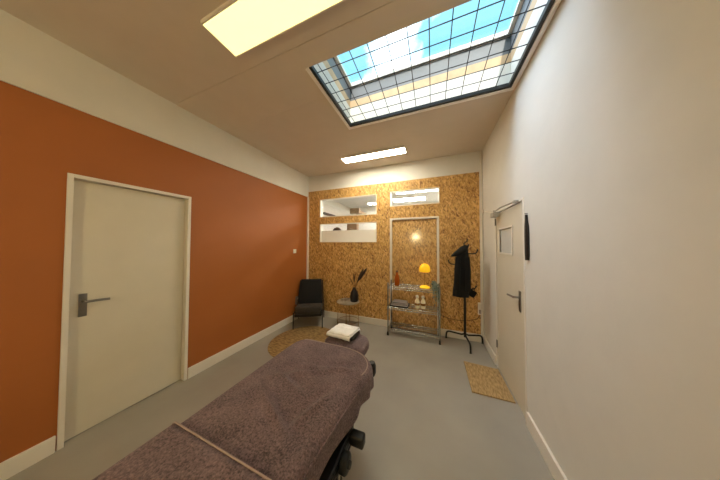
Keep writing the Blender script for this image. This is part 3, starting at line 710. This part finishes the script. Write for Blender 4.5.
# trailing plant
px, py = 0.035, 3.19
t = thing('potted_plant', 'grey green trailing plant at the right of the top wire shelf', 'plant', (px, py, ZS1))
b = MB(); b.lathe([(0.0, 0.0), (0.034, 0.0), (0.045, 0.07), (0.046, 0.078), (0.040, 0.078), (0.036, 0.066), (0.0, 0.066)], (px, py, ZS1), n=24); b.build('pot', M['pot'], t, smooth=True)
rnd = random.Random(11); bs = MB(); bl = MB()
def leafq(b, p, d, w, l):
    d = d.normalized(); s = d.cross(Vector((0.2, -0.3, 0.9))).normalized(); nrm = s.cross(d)
    rows = []
    for i in range(5):
        u = i/4; ww = w*math.sin(PI*min(0.98, u*0.92+0.06)); c = p + d*l*u + nrm*(-0.25*l*u*u)
        rows.append([c - s*ww, c + nrm*0.12*ww, c + s*ww])
    b.rings(rows, cap=False, closed=False)
for k in range(26):
    trail = k >= 11
    a = rnd.uniform(-PI*0.85, -0.15*PI) if trail else rnd.uniform(0, 2*PI)
    out = rnd.uniform(0.02, 0.06)
    e = Vector((px+0.01+out*math.cos(a), (3.065 + rnd.uniform(-0.025, 0.008)) if trail else py+out*math.sin(a), ZS1+(rnd.uniform(-0.21, -0.02) if trail else rnd.uniform(0.06, 0.125))))
    p0 = Vector((px, py, ZS1+0.067))
    c1 = p0+Vector((0.2*(e.x-px), -0.03 if trail else 0, 0.06)); c2 = Vector((e.x, e.y+0.005, ZS1+0.085 if trail else e.z-0.02))
    pts = bez(p0, c1, c2, e, 10); bs.tube(pts, 0.0015, 5)
    for i in range(2, 11):
        for q in range(1):
            d = Vector((rnd.uniform(-1, 1), rnd.uniform(-1, 0.1 if trail else 0.6), rnd.uniform(-0.7, 0.4)))
            leafq(bl, pts[i], d, rnd.uniform(0.008, 0.013), rnd.uniform(0.018, 0.030))
bs.build('stems', M['leaf'], t, smooth=True); bl.build('foliage', M['leaf'], t, smooth=True)
# things on the middle shelf
t = thing('tray', 'dark shallow tray on the middle wire shelf under papers', 'tray', (-0.52, 3.22, ZS2))
b = MB(); b.box((-0.665, 3.115, ZS2), (-0.375, 3.325, ZS2+0.006)); ringbox(b, -0.665, -0.375, 3.115, 3.325, ZS2, ZS2+0.022, 0.006); b.build('body', M['blackplastic'], t)
z = ZS2+0.0065
for k, (w, d, h, rz, m, lb) in enumerate(((0.27, 0.19, 0.018, 0.0, 'paper2', 'white booklet at the bottom of the stack on the dark tray'), (0.26, 0.185, 0.022, 0.03, 'paper', 'grey booklet in the middle of the stack on the dark tray'), (0.23, 0.16, 0.024, -0.05, 'paper', 'smaller grey booklet on top of the stack on the dark tray'))):
    b = MB(); c = Vector((-0.522+0.004*k, 3.22, 0))
    b.box((c.x-w/2, c.y-d/2, z), (c.x+w/2, c.y+d/2, z+h), rz=rz, bev=0.002)
    tag(b.build('booklet', M[m], org=(c.x, c.y, z)), lb, 'booklet', 'booklets stacked on the tray'); z += h+0.0006
def jar(x, y, lb):
    t = thing('jar', lb, 'jar', (x, y, ZS2), 'jars on the middle shelf')
    b = MB(); b.lathe([(0, 0), (0.034, 0), (0.039, 0.01), (0.039, 0.10), (0.030, 0.13), (0.018, 0.15), (0.018, 0.165), (0.0, 0.165)], (x, y, ZS2), n=28); b.build('body', M['wax'], t, smooth=True)
    b = MB(); b.lathe([(0, 0.1655), (0.020, 0.1655), (0.026, 0.18), (0.022, 0.20), (0.010, 0.208), (0, 0.208)], (x, y, ZS2), n=20); b.build('stopper', M['trim'], t, smooth=True)
    b = MB(); b.lathe([(0.0395, 0.05), (0.0402, 0.051), (0.0402, 0.085), (0.0395, 0.086)], (x, y, ZS2), n=28); b.build('band', M['brass'], t, smooth=True)
jar(-0.232, 3.19, 'cream filled jar with round stopper, left of the pair on the middle wire shelf')
jar(-0.142, 3.20, 'cream filled jar with round stopper, right of the pair on the middle wire shelf')

# ------------------------------------------------------------------ coat stand with coat
kx, ky = 0.460, 3.235
t = thing('coat_stand', 'black tubular coat stand in the right back corner', 'coat stand', (kx, ky, 0))
b = MB(); b.cyl((kx, ky, 0.11), (kx, ky, 1.50), 0.017, n=16); b.build('pole', M['black'], t, smooth=True)
for fx, fy in ((0.205, 3.345), (0.492, 2.995), (0.712, 3.36)):
    d = Vector((fx-kx, fy-ky, 0)); L = d.length; d.normalize(); c = Vector((kx, ky, 0))
    pts = [c+Vector((0, 0, 0.19)), c+d*0.012+Vector((0, 0, 0.155)), c+d*0.05+Vector((0, 0, 0.135)), c+d*(L-0.07)+Vector((0, 0, 0.125))] + bez(c+d*(L-0.07)+Vector((0, 0, 0.125)), c+d*(L-0.01)+Vector((0, 0, 0.122)), c+d*L+Vector((0, 0, 0.10)), c+d*L+Vector((0, 0, 0.0095)), 8)[1:]
    b = MB(); b.tube(pts, 0.0125, 10); lg = b.build('leg', M['black'], t, smooth=True)
    b = MB(); b.lathe([(0.0, 0.0005), (0.015, 0.0005), (0.015, 0.009), (0.0, 0.009)], (fx, fy, 0), n=14); b.build('foot_cap', M['blackplastic'], lg, smooth=True)
def hook(ax, ay, z, tipz):
    a = Vector((kx, ky, z)); e = Vector((ax, ay, z))
    d = (e-a).normalized()
    pts = [a, a+(e-a)*0.7, a+(e-a)*0.9+Vector((0, 0, 0.005))] + [e+Vector((0, 0, 0.02)), e+d*0.012+Vector((0, 0, tipz-z))]
    b = MB(); b.tube(pts, 0.009, 8); h = b.build('hook', M['black'], t, smooth=True)
    b = MB(); b.lathe([(0.0, -0.013), (0.010, -0.010), (0.014, 0), (0.010, 0.010), (0, 0.013)], e+d*0.012+Vector((0, 0, tipz-z+0.008)), n=12); b.build('knob', M['black'], h, smooth=True)
hook(0.618, 3.22, 1.375, 1.425)
hook(0.252, 3.24, 1.205, 1.255)
hook(0.60, 3.24, 0.84, 0.88)
hook(0.49, 3.10, 1.46, 1.50)
b = MB(); b.tube([(kx, ky, 1.495), (kx-0.006, ky-0.01, 1.53), (kx+0.012, ky-0.012, 1.548), (kx+0.035, ky-0.012, 1.56), (kx+0.042, ky-0.012, 1.60)], 0.009, 8); b.build('hook', M['black'], t, smooth=True)
t = thing('coat', 'black hooded coat hanging on the coat stand', 'coat', (0.42, 3.14, 0.76))
b = MB()
def ell(cx, cy, rx, ry, z, ph=0.0, fold=0.0, n=40):
    R = []
    for k in range(n):
        a = 2*PI*k/n; f = 1+fold*math.sin(5*a+ph)+fold*0.5*math.sin(9*a+ph*2)
        R.append(Vector((cx+rx*f*math.cos(a), cy+ry*f*math.sin(a), z)))
    return R
prof = [(0.397, 0.100, 0.745), (0.395, 0.106, 0.76), (0.399, 0.100, 0.85), (0.405, 0.092, 1.0), (0.413, 0.086, 1.15), (0.415, 0.082, 1.27), (0.417, 0.076, 1.36), (0.422, 0.068, 1.41), (0.437, 0.05, 1.45), (0.447, 0.022, 1.465)]
b.rings([ell(cx_, 3.115, rx, 0.062 if z < 1.4 else 0.045*(rx/0.085), z, z*6, 0.09 if z < 1.3 else 0.04) for cx_, rx, z in prof]); ct = b.build('body', M['coat'], t, smooth=True)
b = MB()      # hood drooping to the left
b.rings([[Vector((c[0]+(rx*math.cos(2*PI*k/28))*ca, 3.095+ry*math.sin(2*PI*k/28), c[1]+(rx*math.cos(2*PI*k/28))*sa)) for k in range(28)]
  for c, rx, ry, ca, sa in (((0.490, 1.48), 0.012, 0.012, 0.2, 0.98), ((0.475, 1.45), 0.052, 0.05, 0.2, 0.98), ((0.43, 1.435), 0.076, 0.07, 0.2, 0.98), ((0.37, 1.41), 0.076, 0.07, 0.3, 0.95), ((0.32, 1.385), 0.058, 0.06, 0.45, 0.89), ((0.285, 1.362), 0.036, 0.04, 0.5, 0.87), ((0.266, 1.352), 0.008, 0.01, 0.5, 0.87))])
b.build('hood', M['coat'], t, smooth=True)
for pts, rr in (([(0.472, 3.09, 1.33), (0.477, 3.07, 1.15), (0.477, 3.06, 0.95), (0.479, 3.06, 0.84)], [0.034, 0.040, 0.038, 0.036]), ([(0.357, 3.07, 1.33), (0.343, 3.05, 1.15), (0.337, 3.05, 0.98), (0.339, 3.05, 0.86)], [0.036, 0.042, 0.040, 0.036])):
    b = MB(); b.tube(pts, rr, 14); b.build('sleeve', M['coat'], t, smooth=True)
# pouch on the low hook
t = thing('pouch', 'small black pouch hanging from the low hook of the coat stand', 'bag', (0.56, 3.16, 0.75))
b = MB(); vs = b.box((0.505, 3.175, 0.735), (0.60, 3.212, 0.835), bev=0.012, seg=3)
bmesh.ops.rotate(b.bm, verts=b.bm.verts, cent=(0.553, 3.19, 0.785), matrix=Matrix.Rotation(0.5, 3, 'Y')); b.build('body', M['coat'], t, smooth=True)
b = MB(); b.tube([(0.54, 3.193, 0.825), (0.55, 3.2, 0.852), (0.565, 3.222, 0.862), (0.58, 3.2, 0.852), (0.588, 3.193, 0.815)], 0.004, 6); b.build('strap', M['coat'], t, smooth=True)

# ------------------------------------------------------------------ sky, camera, colour management
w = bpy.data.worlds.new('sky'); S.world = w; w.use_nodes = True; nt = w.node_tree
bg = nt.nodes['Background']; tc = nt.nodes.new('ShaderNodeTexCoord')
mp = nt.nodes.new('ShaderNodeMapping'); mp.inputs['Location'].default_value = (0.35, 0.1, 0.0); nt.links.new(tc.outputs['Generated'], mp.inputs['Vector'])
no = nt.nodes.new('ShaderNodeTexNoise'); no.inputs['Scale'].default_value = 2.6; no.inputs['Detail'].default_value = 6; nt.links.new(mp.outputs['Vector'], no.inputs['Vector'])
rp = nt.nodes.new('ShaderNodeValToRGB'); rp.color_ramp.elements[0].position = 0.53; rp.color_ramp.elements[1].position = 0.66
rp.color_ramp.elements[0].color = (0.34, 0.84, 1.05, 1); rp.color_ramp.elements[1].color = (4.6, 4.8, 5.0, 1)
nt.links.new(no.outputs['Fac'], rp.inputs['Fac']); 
vm = nt.nodes.new('ShaderNodeVectorMath'); vm.operation = 'DOT_PRODUCT'; vm.inputs[1].default_value = Vector((-0.55, -0.05, 0.83)).normalized()  # bright sky patch added outside the skylight view to light the right wall
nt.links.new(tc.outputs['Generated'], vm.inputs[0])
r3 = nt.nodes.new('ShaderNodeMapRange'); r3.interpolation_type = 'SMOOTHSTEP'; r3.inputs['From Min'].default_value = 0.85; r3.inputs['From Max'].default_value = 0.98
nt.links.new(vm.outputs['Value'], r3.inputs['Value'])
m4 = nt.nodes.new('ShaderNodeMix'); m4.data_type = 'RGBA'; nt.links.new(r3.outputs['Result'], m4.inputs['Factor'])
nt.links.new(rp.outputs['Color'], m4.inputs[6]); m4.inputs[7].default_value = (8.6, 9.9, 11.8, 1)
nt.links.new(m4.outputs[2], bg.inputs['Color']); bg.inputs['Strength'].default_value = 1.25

sl = bpy.data.lights.new('sun', 'SUN'); sl.energy = 4.5; sl.angle = math.radians(1.0); sl.color = (1.0, 0.93, 0.82)
so = bpy.data.objects.new('sun', sl); COL.objects.link(so); so.location = (1, -4, 8)
so.rotation_euler = Vector((-0.10, 0.83, -0.52)).to_track_quat('-Z', 'Y').to_euler()

f, yaw, pit, rol, h = 185.425, 0.3709, 0.0225, 0.0033, 1.5144
c, s = math.cos(yaw), math.sin(yaw)
fw = Vector((-s*math.cos(pit), c*math.cos(pit), math.sin(pit))); r = Vector((c, s, 0)); u = r.cross(fw)
r2 = r*math.cos(rol)+u*math.sin(rol); u2 = -r*math.sin(rol)+u*math.cos(rol)
cam = bpy.data.cameras.new('camera'); co = bpy.data.objects.new('camera', cam); COL.objects.link(co)
cam.sensor_fit = 'HORIZONTAL'; cam.sensor_width = 36.0; cam.lens = f/720*36.0; cam.clip_start = 0.02
co.matrix_world = Matrix(((r2.x, u2.x, -fw.x, 0), (r2.y, u2.y, -fw.y, 0), (r2.z, u2.z, -fw.z, h), (0, 0, 0, 1)))
S.camera = co
S.view_settings.view_transform = 'Standard'; S.view_settings.look = 'None'; S.view_settings.exposure = 0.0; S.view_settings.gamma = 1.0
S.view_settings.use_curve_mapping = False
S.cycles.max_bounces = 10; S.cycles.diffuse_bounces = 6; S.cycles.transparent_max_bounces = 12
